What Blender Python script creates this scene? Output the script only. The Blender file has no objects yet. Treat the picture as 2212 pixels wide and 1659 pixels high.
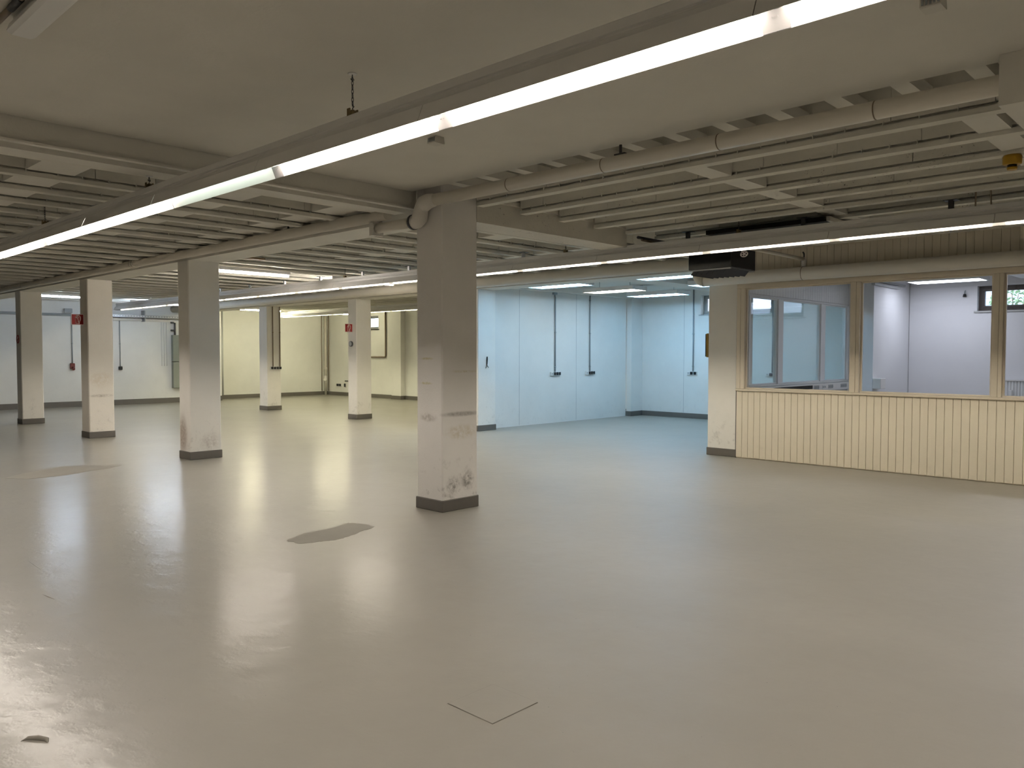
import bpy, bmesh, math, random
from mathutils import Vector, Matrix
random.seed(7)
SC = bpy.context.scene
COL = SC.collection
PI = math.pi

# ------------------------------------------------------------------ helpers
class MB:
    """collects boxes, tubes and prisms and links them as ONE mesh object"""
    def __init__(self): self.bm = bmesh.new()
    def box(self, x0, x1, y0, y1, z0, z1, bev=0.0, segs=2):
        r = bmesh.ops.create_cube(self.bm, size=1.0)
        vs = r['verts']
        for v in vs:
            v.co = Vector((x0+(v.co.x+.5)*(x1-x0), y0+(v.co.y+.5)*(y1-y0), z0+(v.co.z+.5)*(z1-z0)))
        if bev > 0:
            es = list({e for v in vs for e in v.link_edges})
            bmesh.ops.bevel(self.bm, geom=es, offset=bev, segments=segs, affect='EDGES', profile=.5)
        return self
    def ring(self, c, t, r, n, up):
        t = t.normalized(); a = up.cross(t)
        if a.length < 1e-4: a = Vector((1, 0, 0)).cross(t)
        if a.length < 1e-4: a = Vector((0, 1, 0)).cross(t)
        a.normalize(); b = t.cross(a)
        return [self.bm.verts.new(c + a*math.cos(2*PI*k/n)*r + b*math.sin(2*PI*k/n)*r) for k in range(n)]
    def tube(self, pts, r, n=16, caps=True, up=(0, 0, 1)):
        pts = [Vector(p) for p in pts]; up = Vector(up)
        rr = r if isinstance(r, (list, tuple)) else [r]*len(pts)
        rings = []
        for i, p in enumerate(pts):
            t = (pts[min(i+1, len(pts)-1)] - pts[max(i-1, 0)])
            rings.append(self.ring(p, t, rr[i], n, up))
        for a, b in zip(rings, rings[1:]):
            # match twisting by nearest vertex
            off = min(range(n), key=lambda o: sum((a[k].co-b[(k+o) % n].co).length for k in (0, n//3)))
            for k in range(n):
                f = self.bm.faces.new((a[k], a[(k+1) % n], b[(k+1+off) % n], b[(k+off) % n])); f.smooth = True
        if caps:
            try:
                self.bm.faces.new(rings[0][::-1]); self.bm.faces.new(rings[-1])
            except ValueError: pass
        return self
    def prism(self, prof, axis, a0, a1):
        """closed 2-D profile swept along an axis. axis 'y': profile (x,z); 'x': (y,z); 'z': (x,y)"""
        def P(p, a):
            if axis == 'y': return Vector((p[0], a, p[1]))
            if axis == 'x': return Vector((a, p[0], p[1]))
            return Vector((p[0], p[1], a))
        A = [self.bm.verts.new(P(p, a0)) for p in prof]; B = [self.bm.verts.new(P(p, a1)) for p in prof]
        n = len(prof)
        for k in range(n): self.bm.faces.new((A[k], A[(k+1) % n], B[(k+1) % n], B[k]))
        self.bm.faces.new(A[::-1]); self.bm.faces.new(B)
        return self
    def torus(self, c, R, r, rot=None, sx=1.0, sz=1.0, n=14, m=6):
        """torus in the local XZ plane (axis Y), stretched by sx, sz then turned by rot"""
        rot = rot or Matrix.Identity(3); c = Vector(c); g = []
        for i in range(n):
            a = 2*PI*i/n
            row = []
            for j in range(m):
                b = 2*PI*j/m
                p = Vector(((R+r*math.cos(b))*math.cos(a)*sx, r*math.sin(b), (R+r*math.cos(b))*math.sin(a)*sz))
                row.append(self.bm.verts.new(c + rot @ p))
            g.append(row)
        for i in range(n):
            for j in range(m):
                f = self.bm.faces.new((g[i][j], g[(i+1) % n][j], g[(i+1) % n][(j+1) % m], g[i][(j+1) % m])); f.smooth = True
        return self
    def build(self, name, mat, parent=None, smooth=False):
        bmesh.ops.recalc_face_normals(self.bm, faces=self.bm.faces)
        xs = [v.co for v in self.bm.verts]
        lo = Vector((min(v[i] for v in xs) for i in range(3))); hi = Vector((max(v[i] for v in xs) for i in range(3)))
        o_ = Vector(((lo.x+hi.x)/2, (lo.y+hi.y)/2, lo.z))
        for v in self.bm.verts: v.co -= o_
        me = bpy.data.meshes.new(name); self.bm.to_mesh(me); self.bm.free()
        if smooth:
            for p in me.polygons: p.use_smooth = True
        me.materials.append(mat)
        ob = bpy.data.objects.new(name, me); COL.objects.link(ob)
        WL[ob.name] = o_.copy()
        if parent is not None:
            ob.parent = parent; ob.location = o_ - WL[parent.name]
        else: ob.location = o_
        return ob
WL = {}
def tag(o, label, cat, group=None):
    o['label'] = label; o['category'] = cat; o['kind'] = 'thing'
    if group: o['group'] = group
    return o
def thing(name, loc, label, cat, group=None):
    o = bpy.data.objects.new(name, None); COL.objects.link(o)
    o.location = loc; o.empty_display_size = .1; WL[o.name] = Vector(loc)
    return tag(o, label, cat, group)
def struct(name, mb, mat, parent=None, **k):
    o = mb.build(name, mat, parent, **k)
    if parent is None: o['kind'] = 'structure'
    return o
def dup(root, delta, label, group=None):
    def rec(o, par):
        c = o.copy(); COL.objects.link(c)
        if par is not None: c.parent = par
        for ch in list(o.children): rec(ch, c)
        return c
    r = rec(root, None)
    r.location = Vector(root.location) + Vector(delta); r['label'] = label
    if group: r['group'] = group
    return r
def arc(c, r, a0, a1, n, plane):
    out = []
    for i in range(n+1):
        a = math.radians(a0 + (a1-a0)*i/n)
        u, w = r*math.cos(a), r*math.sin(a)
        d = {'xy': (u, w, 0), 'xz': (u, 0, w), 'yz': (0, u, w)}[plane]
        out.append((c[0]+d[0], c[1]+d[1], c[2]+d[2]))
    return out

# ------------------------------------------------------------------ materials
def mat_new(name):
    m = bpy.data.materials.new(name); m.use_nodes = True
    nt = m.node_tree; nt.nodes.clear()
    out = nt.nodes.new('ShaderNodeOutputMaterial'); b = nt.nodes.new('ShaderNodeBsdfPrincipled')
    nt.links.new(b.outputs['BSDF'], out.inputs['Surface'])
    return m, nt, b, out
def N(nt, t, **k):
    n = nt.nodes.new(t)
    for a, v in k.items():
        if hasattr(n, a): setattr(n, a, v)
        else: n.inputs[a].default_value = v
    return n
def mixcol(nt, fac, a, b):
    n = nt.nodes.new('ShaderNodeMix'); n.data_type = 'RGBA'
    for s, v in ((0, fac), (6, a), (7, b)):
        if hasattr(v, 'is_output'): nt.links.new(v, n.inputs[s])
        elif isinstance(v, (tuple, list)): n.inputs[s].default_value = (*v, 1)[:4]
        else: n.inputs[s].default_value = v
    return n.outputs[2]
def ramp(nt, src, lo, hi):
    n = nt.nodes.new('ShaderNodeMapRange'); n.clamp = True
    n.inputs['From Min'].default_value = lo; n.inputs['From Max'].default_value = hi
    nt.links.new(src, n.inputs['Value']); return n.outputs['Result']
def math_(nt, op, a, b=None):
    n = nt.nodes.new('ShaderNodeMath'); n.operation = op
    for i, v in enumerate((a, b)):
        if v is None: continue
        if hasattr(v, 'is_output'): nt.links.new(v, n.inputs[i])
        else: n.inputs[i].default_value = v
    return n.outputs[0]
def wpos(nt):
    return nt.nodes.new('ShaderNodeNewGeometry').outputs['Position']
def noise(nt, pos, scale, detail=3, rough=.55, stretch=None):
    n = N(nt, 'ShaderNodeTexNoise'); n.inputs['Scale'].default_value = scale
    n.inputs['Detail'].default_value = detail; n.inputs['Roughness'].default_value = rough
    if stretch:
        mp = nt.nodes.new('ShaderNodeMapping'); mp.inputs['Scale'].default_value = stretch
        nt.links.new(pos, mp.inputs['Vector']); pos = mp.outputs['Vector']
    nt.links.new(pos, n.inputs['Vector']); return n.outputs['Fac']
def spot(nt, pos, c, rad):
    """soft ellipsoid mask round a world point"""
    s = nt.nodes.new('ShaderNodeVectorMath'); s.operation = 'SUBTRACT'; s.inputs[1].default_value = c; nt.links.new(pos, s.inputs[0])
    d = nt.nodes.new('ShaderNodeVectorMath'); d.operation = 'DIVIDE'; d.inputs[1].default_value = rad; nt.links.new(s.outputs[0], d.inputs[0])
    l = nt.nodes.new('ShaderNodeVectorMath'); l.operation = 'LENGTH'; nt.links.new(d.outputs[0], l.inputs[0])
    n = nt.nodes.new('ShaderNodeMapRange'); n.clamp = True; n.interpolation_type = 'SMOOTHSTEP'
    n.inputs['From Min'].default_value = 1.0; n.inputs['From Max'].default_value = .25
    nt.links.new(l.outputs['Value'], n.inputs['Value']); return n.outputs['Result']
def bump(nt, b, h, strength, dist):
    n = nt.nodes.new('ShaderNodeBump'); n.inputs['Strength'].default_value = strength; n.inputs['Distance'].default_value = dist
    nt.links.new(h, n.inputs['Height']); nt.links.new(n.outputs['Normal'], b.inputs['Normal'])
def paint(name, col, rough=.6, var=.06, bstr=.12, bscale=60, grime=0.0, spots=(), specks=0.0, metal=0.0, spec=.4):
    m, nt, b, out = mat_new(name)
    pos = wpos(nt)
    n1 = noise(nt, pos, 1.7, 4)
    c = mixcol(nt, ramp(nt, n1, .3, .7), tuple(x*(1-var) for x in col), tuple(min(1, x*(1+var*.5)) for x in col))
    if grime > 0:
        sep = nt.nodes.new('ShaderNodeSeparateXYZ'); nt.links.new(pos, sep.inputs[0])
        low = ramp(nt, sep.outputs['Z'], .75, .12)
        g = math_(nt, 'MULTIPLY', low, ramp(nt, noise(nt, pos, 9, 5, .7), .56, .74))
        c = mixcol(nt, math_(nt, 'MULTIPLY', g, grime), c, (.16, .14, .12))
    if specks > 0:
        sp = ramp(nt, noise(nt, pos, 22, 4, .8), .60, .67)
        sp = math_(nt, 'MULTIPLY', sp, ramp(nt, noise(nt, pos, 2.6, 2), .50, .60))
        c = mixcol(nt, math_(nt, 'MULTIPLY', sp, specks), c, (.05, .04, .035))
    for cen, rad, colr, amt, *soft in spots:
        k = math_(nt, 'MULTIPLY', spot(nt, pos, cen, rad), ramp(nt, noise(nt, pos, 24, 4, .7), *((.0, .6) if soft else (.35, .62))))
        c = mixcol(nt, math_(nt, 'MULTIPLY', k, amt), c, colr)
    nt.links.new(c, b.inputs['Base Color'])
    b.inputs['Roughness'].default_value = rough; b.inputs['Metallic'].default_value = metal
    b.inputs['Specular IOR Level'].default_value = spec
    if bstr > 0: bump(nt, b, noise(nt, pos, bscale, 3), bstr, .01)
    return m
def emit(name, col, strength):
    m = bpy.data.materials.new(name); m.use_nodes = True; nt = m.node_tree; nt.nodes.clear()
    out = nt.nodes.new('ShaderNodeOutputMaterial'); e = nt.nodes.new('ShaderNodeEmission')
    e.inputs['Color'].default_value = (*col, 1); e.inputs['Strength'].default_value = strength
    nt.links.new(e.outputs[0], out.inputs['Surface']); return m

GR = (.10, .085, .07)
M = {}
M['ceiling'] = paint('ceiling_paint', (.70, .68, .62), .75, .05, .15, 40)
M['joist'] = paint('joist_paint', (.70, .68, .61), .75, .08, .25, 50)
M['joist_dirty'] = paint('joist_paint_pitted', (.70, .68, .61), .75, .08, .4, 40, specks=.9)
M['beam'] = paint('beam_paint', (.72, .70, .64), .7, .06, .2, 40)
M['beam_pitted'] = paint('beam_paint_pitted', (.66, .63, .56), .75, .08, .5, 30, specks=.8)
M['wall'] = paint('wall_paint', (.78, .775, .74), .65, .04, .15, 70, grime=.12)
M['wall_office'] = paint('office_wall_paint', (.76, .76, .78), .65, .03, .1, 70)
M['pillar'] = paint('pillar_plaster', (.85, .825, .77), .6, .05, .2, 60, grime=.5)
M['pillar_main'] = paint('pillar_plaster_stained', (.84, .815, .785), .6, .05, .2, 60, grime=.6, spots=[
    ((5.52, 5.98, .985), (.36, .1, .035), GR, .6, 1), ((5.40, 5.98, .26), (.12, .1, .13), GR, .7), ((5.60, 5.98, .30), (.12, .1, .14), GR, .7),
    ((5.52, 5.98, .80), (.3, .1, .10), (.62, .55, .42), .7), ((5.26, 6.23, 1.55), (.1, .14, .018), (.55, .50, .24), .8), ((5.26, 6.23, 1.30), (.1, .14, .018), (.55, .50, .24), .8),
    ((5.26, 6.2, .95), (.1, .17, .06), (.35, .30, .25), .6), ((5.55, 5.98, 1.42), (.26, .1, .018), (.55, .50, .3), .5)])
M['pillar_smudge'] = paint('pillar_plaster_smudged', (.85, .825, .77), .6, .05, .2, 60, grime=.4, spots=[
    ((5.25, 11.93, .36), (.1, .20, .40), (.30, .22, .17), .8, 1), ((5.55, 11.68, .25), (.2, .1, .18), (.4, .34, .3), .5)])
M['pillar_band'] = paint('pillar_plaster_banded', (.86, .815, .735), .6, .05, .2, 60, grime=.4, spots=[
    ((5.5, 16.02, .80), (.3, .1, .04), (.3, .26, .2), .7), ((5.5, 16.02, 1.10), (.3, .1, .2), (.66, .56, .42), .5)])
M['skirting'] = paint('skirting_grey', (.13, .12, .105), .5, .08, .1, 40)
M['pipe'] = paint('pipe_paint', (.70, .66, .58), .5, .05, .15, 30)
M['pipe_white'] = paint('pipe_wrap', (.74, .71, .66), .6, .08, .35, 18)
M['plank'] = paint('plank_cream', (.80, .73, .595), .5, .04, .08, 60, grime=.08)
M['frame'] = paint('frame_cream', (.78, .70, .575), .5, .04, .08, 60)
M['plank_blue'] = paint('plank_pale', (.80, .80, .80), .5, .05, .08, 60)
M['metal_white'] = paint('enamel_white', (.74, .73, .71), .35, .02, 0)
M['reflector'] = paint('reflector_enamel', (.80, .79, .77), .3, .02, 0)
M['band'] = paint('joint_plate_shade', (.15, .145, .14), .45, .05, 0)  # darkened to imitate the dimmer light between tube ends
M['galv'] = paint('galvanised_steel', (.45, .46, .47), .4, .1, 0, metal=.8)
M['steel_dark'] = paint('dark_steel', (.10, .10, .105), .45, .1, 0, metal=.5)
M['brass'] = paint('aged_brass', (.22, .17, .09), .45, .1, 0, metal=.7)
M['black'] = paint('heater_black', (.012, .012, .012), .45, .1, 0)
M['black_soft'] = paint('dark_board', (.018, .016, .014), .8, .1, 0)
M['socket_black'] = paint('socket_lid_black', (.015, .016, .018), .4, .05, 0)
M['plastic_grey'] = paint('plastic_grey', (.45, .46, .46), .45, .04, 0)
M['plastic_white'] = paint('plastic_white', (.75, .75, .74), .4, .03, 0)
M['conduit_grey'] = paint('conduit_grey', (.30, .33, .34), .5, .06, 0)
M['conduit_brown'] = paint('conduit_brown', (.22, .17, .12), .55, .08, 0)
M['red'] = paint('sign_red', (.30, .012, .014), .4, .04, 0)
M['sign_white'] = paint('sign_white', (.80, .72, .70), .4, .03, 0)
M['socket_red'] = paint('socket_red', (.16, .035, .03), .45, .05, 0)
M['yellow'] = paint('signal_yellow', (.42, .24, .015), .45, .06, 0)
M['ochre'] = paint('box_ochre', (.30, .20, .04), .5, .06, 0)
M['wood_brown'] = paint('bare_wood', (.19, .11, .045), .6, .15, .1, 50)
M['panel_green'] = paint('panel_grey_green', (.26, .28, .24), .5, .06, 0)
M['win_frame'] = paint('window_frame_brown', (.07, .055, .05), .4, .1, 0)
M['win_frame_grey'] = paint('window_frame_grey', (.33, .34, .33), .45, .06, 0)
M['siding'] = paint('house_siding', (.72, .74, .86), .7, .1, .1, 30)
M['roof_red'] = paint('house_roof', (.45, .17, .13), .8, .3, .3, 20)
M['leaf'] = paint('shrub_leaf', (.36, .52, .30), .6, .5, .3, 12)
M['asphalt'] = paint('yard_paving', (.35, .35, .36), .9, .1, .2, 20)
M['seam'] = paint('hatch_seam', (.15, .14, .12), .8, .2, 0)
M['tin'] = paint('smoke_head_grey', (.62, .60, .54), .5, .05, .05, 60)

# floor: worn grey epoxy coating with ripples
def floor_mat(name, col, r0, r1, extra=1.0, coat=.6):
    m, nt, b, out = mat_new(name); pos = wpos(nt)
    n1 = noise(nt, pos, .9, 4); n2 = noise(nt, pos, 7, 5, .65)
    c = mixcol(nt, ramp(nt, n1, .3, .7), tuple(x*.95 for x in col), tuple(x*1.04 for x in col))
    sp = ramp(nt, noise(nt, pos, 38, 2, .6), .755, .775)
    c = mixcol(nt, math_(nt, 'MULTIPLY', sp, .55), c, (.05, .045, .04))
    nt.links.new(c, b.inputs['Base Color'])
    rr = nt.nodes.new('ShaderNodeMapRange'); rr.inputs['To Min'].default_value = r0; rr.inputs['To Max'].default_value = r1
    nt.links.new(n2, rr.inputs['Value'])
    b.inputs['Specular IOR Level'].default_value = .42
    h = math_(nt, 'ADD', math_(nt, 'MULTIPLY', noise(nt, pos, 2.6, 2, .5), 1.6), math_(nt, 'MULTIPLY', noise(nt, pos, 11, 3, .55), .38))
    # blisters and trowel ripples, stronger on the worn side of the hall
    sep = nt.nodes.new('ShaderNodeSeparateXYZ'); nt.links.new(pos, sep.inputs[0])
    worn = ramp(nt, math_(nt, 'SUBTRACT', sep.outputs['Y'], math_(nt, 'MULTIPLY', sep.outputs['X'], 1.2)), -1.5, 3.0)
    nt.links.new(rr.outputs['Result'], b.inputs['Roughness'])
    nt.links.new(math_(nt, 'MULTIPLY', worn, coat), b.inputs['Coat Weight'])   # trodden shiny on the left
    b.inputs['Coat Roughness'].default_value = .20; b.inputs['Coat IOR'].default_value = 1.5
    bl = ramp(nt, noise(nt, pos, 7.5, 4, .6, (1, .7, 1)), .50, .78)
    h = math_(nt, 'ADD', h, math_(nt, 'MULTIPLY', math_(nt, 'MULTIPLY', bl, worn), .42))
    bump(nt, b, h, .18*extra, .02)
    nt.links.new(b.inputs['Normal'].links[0].from_socket, b.inputs['Coat Normal'])
    return m
M['floor'] = floor_mat('floor_epoxy', (.315, .298, .26), .43, .52)
M['floor_worn'] = floor_mat('floor_bare', (.28, .262, .226), .55, .7, .6, .0)

def glass_mat(name):
    m = bpy.data.materials.new(name); m.use_nodes = True; nt = m.node_tree; nt.nodes.clear()
    out = nt.nodes.new('ShaderNodeOutputMaterial'); t = nt.nodes.new('ShaderNodeBsdfTransparent'); g = nt.nodes.new('ShaderNodeBsdfGlossy')
    g.inputs['Roughness'].default_value = .0; t.inputs['Color'].default_value = (.96, .975, .97, 1)
    f = nt.nodes.new('ShaderNodeFresnel'); ge = nt.nodes.new('ShaderNodeNewGeometry')
    io = nt.nodes.new('ShaderNodeMapRange'); io.inputs['To Min'].default_value = 1.5; io.inputs['To Max'].default_value = 1/1.5   # same reflectance from either side
    nt.links.new(ge.outputs['Backfacing'], io.inputs['Value']); nt.links.new(io.outputs['Result'], f.inputs['IOR'])
    mx = nt.nodes.new('ShaderNodeMixShader')
    nt.links.new(f.outputs[0], mx.inputs[0]); nt.links.new(t.outputs[0], mx.inputs[1]); nt.links.new(g.outputs[0], mx.inputs[2])
    nt.links.new(mx.outputs[0], out.inputs['Surface']); return m
M['glass'] = glass_mat('window_glass')

TUBE = 62.0
ROW = 1.5
M['tube_near'] = emit('tube_warm_white', (1.0, .90, .80), TUBE*1.05*ROW)
M['tube_mid'] = emit('tube_neutral', (1.0, .91, .76), TUBE*1.15*ROW)
M['tube_warm'] = emit('tube_yellowish', (1.0, .93, .62), TUBE*1.35*ROW)
M['tube_cool'] = emit('tube_daylight', (.66, .80, 1.0), TUBE*1.6)
M['tube_white'] = emit('tube_cold_white', (.34, .66, 1.0), TUBE*1.5)
M['tube_office'] = emit('tube_office', (.82, .84, 1.0), TUBE*.55)
M['tube_dim'] = emit('tube_unlit_glow', (.86, 1.0, .88), TUBE*.08)  # weak glow stands in for neighbouring tubes' light on an unlit tube
M['tube_mid2'] = emit('tube_ivory', (1.0, .95, .80), TUBE*.8)
M['panel_office_added'] = emit('office_panel_added', (.84, .86, 1.0), 26.0)  # glow of the added, unseen office light
M['panel_office'] = emit('office_panel', (.84, .86, 1.0), 9.0)
M['tube_office2'] = emit('tube_office_bright', (.86, .88, 1.0), TUBE*2.6)
M['tube_off'] = paint('tube_unlit', (.80, .80, .82), .3, .0, 0)

ZT = 3.45   # underside of the structural slab
# ------------------------------------------------------------------ shell
struct('floor', MB().box(-9, 18.2, -7, 27.5, -.12, 0), M['floor'])
struct('ceiling', MB().box(-9, 17.9, -7, 27.5, ZT, ZT+.2), M['ceiling'])
struct('ceiling_panel', MB().box(-8.9, 5.19, -6.9, 6.36, 3.25, 3.33), M['ceiling'])
struct('wall_left', MB().box(-9.2, -9, -7, 27.5, 0, ZT), M['wall'])
struct('wall_rear', MB().box(-9, 18.2, -7.2, -7, 0, ZT), M['wall'])
struct('wall_back', MB().box(-9, 12.74, 25.85, 27.3, 0, ZT), M['wall'])
struct('wall_back_recess', MB().box(12.75, 17.8, 26.75, 27.3, 0, ZT), M['wall'])
struct('wall_middle', MB().box(11.86, 16.86, 12.02, 12.20, 0, ZT), M['wall'])
# far side wall with three window openings
def wall_x(name, x0, x1, y0, y1, openings, mat):
    m = MB(); y = y0
    for (a, b, z0, z1) in openings:
        m.box(x0, x1, y, a, 0, ZT); m.box(x0, x1, a, b, 0, z0); m.box(x0, x1, a, b, z1, ZT); y = b
    m.box(x0, x1, y, y1, 0, ZT)
    return struct(name, m, mat)
wall_x('wall_right', 17.5, 17.8, 12.21, 26.74, [(23.40, 24.9, 2.50, 2.98)], M['wall'])
wall_x('wall_right_bay', 17.36, 17.66, 5.91, 12.01, [(8.30, 10.14, 2.57, 3.04)], M['wall'])
wall_x('wall_office_far', 17.36, 17.66, -6.9, 5.34, [(1.75, 4.12, 2.44, 2.92)], M['wall_office'])
struct('wall_office_corner', MB().box(15.36, 17.66, 5.35, 5.90, 0, ZT), M['wall_office'])
struct('wall_corner_pier', MB().box(16.87, 17.355, 11.86, 12.01, 0, ZT), M['wall'])
struct('wall_pier', MB().box(17.3, 17.495, 21.86, 22.38, 0, ZT), M['wall'])
# seams of the middle wall
for x in (12.833, 14.826): struct('trim_1' if x < 13 else 'trim_2', MB().box(x-.004, x+.004, 12.0175, 12.0199, .02, 3.05), M['plastic_grey'])
struct('trim_3', MB().box(17.3575, 17.3599, 10.608, 10.616, .13, 3.1), M['plastic_grey'])
# baseboards
struct('baseboard_back', MB().box(-9, 12.74, 25.83, 25.85, 0, .165), M['skirting'])
struct('baseboard_recess', MB().box(12.75, 17.48, 26.73, 26.75, 0, .135), M['skirting'])
struct('baseboard_right', MB().box(17.48, 17.5, 12.22, 21.85, 0, .13).box(17.48, 17.5, 22.39, 26.74, 0, .13).box(17.28, 17.3, 21.84, 22.4, 0, .13).box(17.3, 17.5, 21.84, 21.86, 0, .13), M['skirting'])
struct('baseboard_bay', MB().box(17.34, 17.36, 5.92, 11.84, 0, .125).box(16.85, 16.87, 11.84, 12.02, 0, .125).box(16.87, 17.355, 11.84, 11.86, 0, .125), M['skirting'])

# ------------------------------------------------------------------ ceiling beams and joists
struct('ceiling_beam', MB().box(-8.9, 5.25, 6.37, 6.41, 3.075, ZT).box(-8.9, 5.25, 6.41, 6.54, 3.14, ZT).box(-8.9, 5.25, 6.54, 6.72, 3.065, ZT).box(-8.9, 5.25, 6.33, 6.37, 3.07, 3.085), M['beam'])
struct('ceiling_beam', MB().box(5.26, 5.74, 6.95, 25.84, 2.99, ZT), M['beam'])                 # over the first pillar row
struct('ceiling_beam', MB().box(5.76, 8.42, 6.0, 6.40, 2.97, ZT).box(5.76, 8.42, 5.96, 6.0, 3.20, 3.24), M['beam_pitted'])
struct('ceiling_beam', MB().box(5.06, 11.23, .62, 1.12, 2.97, 3.249).box(5.2, 11.23, .62, 1.12, 3.249, ZT), M['ceiling'])
struct('ceiling_beam', MB().box(11.30, 11.80, 6.47, 25.84, 2.93, ZT), M['beam'])               # over the second pillar row
struct('ceiling_beam', MB().box(11.81, 17.35, 8.32, 8.86, 2.97, ZT).box(11.81, 17.35, 8.28, 8.32, 3.05, 3.09), M['beam'])
struct('ceiling_beam', MB().box(11.81, 16.86, 11.80, 12.02, 3.02, ZT), M['beam'])
struct('ceiling_beam', MB().box(11.36, 17.35, 3.1, 3.4, 3.02, 3.16), M['wall_office'])
struct('ceiling_office', MB().box(11.36, 17.35, -6.9, 5.79, 3.16, 3.24), M['wall_office'])
struct('ceiling_bay', MB().box(11.81, 17.35, 5.92, 12.01, 3.20, 3.30), M['ceiling'])

def joist(axis, p, a0, a1, zb, mat, clips=True, blk=.53):
    """ribbed-slab joist: bottom flange, shadow gap and infill blocks above. axis = direction it runs"""
    m = MB()
    def bx(u0, u1, v0, v1, z0, z1):
        if axis == 'x': m.box(u0, u1, v0, v1, z0, z1)
        else: m.box(v0, v1, u0, u1, z0, z1)
    bx(a0, a1, p, p+.10, zb, zb+.038)
    bx(a0, a1, p+.035, p+.065, zb+.038, zb+.062)
    a = a0; off = random.random()*blk
    nxt = a0 + max(.15, off)
    while a < a1-.01:
        b = min(nxt, a1)
        j = random.uniform(-.004, .004)
        bx(a, b-.004, p+.006+j, p+.094+j, zb+.059, ZT)
        a = b; nxt = b + blk*random.choice((1, 1, 2))
    if clips:
        a = a0+.1
        while a < a1-.05:
            bx(a, a+.007, p-.004, p+.006, zb+.030, zb+.068); a += random.uniform(.18, .26)
    return struct('ceiling_joist', m, mat)
# left bay: joists run across (x)
for k in range(27):
    y = (7.62 + .69*(k-1)) if k else 6.86
    joist('x', y, -8.9, 5.25, 3.10, M['joist'], k < 8)
for x0, x1 in ((-2.2, -1.85), (.4, .75), (2.05, 2.42), (3.62, 3.98), (4.80, 5.24)):
    for k in range(27):
        y = 6.93 + .69*k
        struct('ceiling_infill', MB().box(x0, x1, y+.11, y+.68, 3.15, ZT), M['ceiling'])
# middle bay behind the big pillar
for k in range(28):
    y = 7.07 + .68*(k-1) + (.2 if not k else 0)
    joist('x', y, 5.76, 11.27, 3.11, M['joist'], k < 8)
for x0, x1 in ((7.45, 7.8), (9.3, 9.65)):
    for k in range(14):
        y = 7.07 + .68*k
        struct('ceiling_infill', MB().box(x0, x1, y+.11, y+.67, 3.16, ZT), M['ceiling'])
# far warm room
for k in range(21):
    y = 12.6 + .68*k
    joist('x', y, 11.82, 17.28, 3.11, M['joist'], False)
# right bay: joists run along (y)
for k in range(9):
    x = 5.70 + .655*k
    joist('y', x, 1.13, 5.95, 3.12, M['joist'] if k < 2 else M['joist_dirty'], k < 2, .62)
for y0, y1 in ((3.42, 3.62), (1.32, 1.52)):
    for k in range(8):
        x = 5.70 + .655*k
        struct('ceiling_infill', MB().box(x+.105, x+.65, y0, y1, 3.15, ZT), M['ceiling'])
# short cross bars between the smooth ceiling and the first joist
for k in range(12):
    y = 1.22 + .41*k
    struct('ceiling_bar', MB().box(5.10, 5.67, y, y+.11, 3.255, 3.34), M['ceiling'])

# ------------------------------------------------------------------ pillars
def pillar(x0, x1, y0, y1, mat, label, top=ZT-.002, sk=.12, ch=.014):
    t = thing('pillar', ((x0+x1)/2, (y0+y1)/2, 0), label, 'pillar', 'square pillars of the hall')
    prof = [(x0+ch, y0), (x1-ch, y0), (x1, y0+ch), (x1, y1-ch), (x1-ch, y1), (x0+ch, y1), (x0, y1-ch), (x0, y0+ch)]
    MB().prism(prof, 'z', .0, top).build('shaft', mat, t)
    e = .010
    MB().box(x0-e, x1+e, y0-e, y1+e, 0, sk, .006, 1).build('skirting', M['skirting'], t)
    return t
pillar(5.26, 5.75, 5.985, 6.385, M['pillar_main'], 'big white pillar nearest the camera, stained, with a pipe elbow at its top')
pillar(5.25, 5.74, 11.68, 12.04, M['pillar_smudge'], 'white pillar with a brown smudge low on its side, left of the big pillar', 2.989)
pillar(5.28, 5.73, 16.02, 16.42, M['pillar_band'], 'cream pillar with a red fire sign sticking out on its left edge', 2.989)
pillar(5.29, 5.73, 20.30, 20.66, M['pillar'], 'leftmost slim pillar carrying a round red-ringed sign', 2.989)
pillar(11.40, 11.83, 20.40, 20.84, M['pillar'], 'far white pillar with two conduits and a row of sockets', 2.929)
pillar(11.34, 11.78, 16.04, 16.40, M['pillar'], 'far cream pillar with a red fire sign and a round grey disc', 2.929)
pillar(11.33, 11.848, 11.78, 12.20, M['pillar'], 'pale pillar just right of the big pillar, at the end of the blue-lit wall', 2.929)
pillar(11.27, 11.79, 5.95, 6.45, M['pillar'], 'white pillar at the left end of the cream glazed partition')

# ------------------------------------------------------------------ floor details
h = thing('floor_hatch', (2.528, 2.532, 0), 'small square access hatch outlined in the bare grey floor at the bottom', 'floor hatch')
MB().box(2.3805, 2.6755, 2.3855, 2.6785, .0004, .0012).build('seam', M['seam'], h)
MB().box(2.383, 2.673, 2.388, 2.676, .0005, .0030, .001, 1).build('lid', M['floor'], h)
def patch(pts, z=.0012):
    bm = MB(); c = Vector((sum(p[0] for p in pts)/len(pts), sum(p[1] for p in pts)/len(pts)))
    pts = sorted(pts, key=lambda p: math.atan2(p[1]-c.y, p[0]-c.x))
    fine = []
    for i, p in enumerate(pts):
        q = pts[(i+1) % len(pts)]
        for k in range(5):
            f = k/5; j = .018 if k else .006
            fine.append((p[0]+(q[0]-p[0])*f+random.uniform(-j, j), p[1]+(q[1]-p[1])*f+random.uniform(-j, j)))
    return struct('floor_patch', bm.prism(fine, 'z', .0, z), M['floor_worn'])
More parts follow.
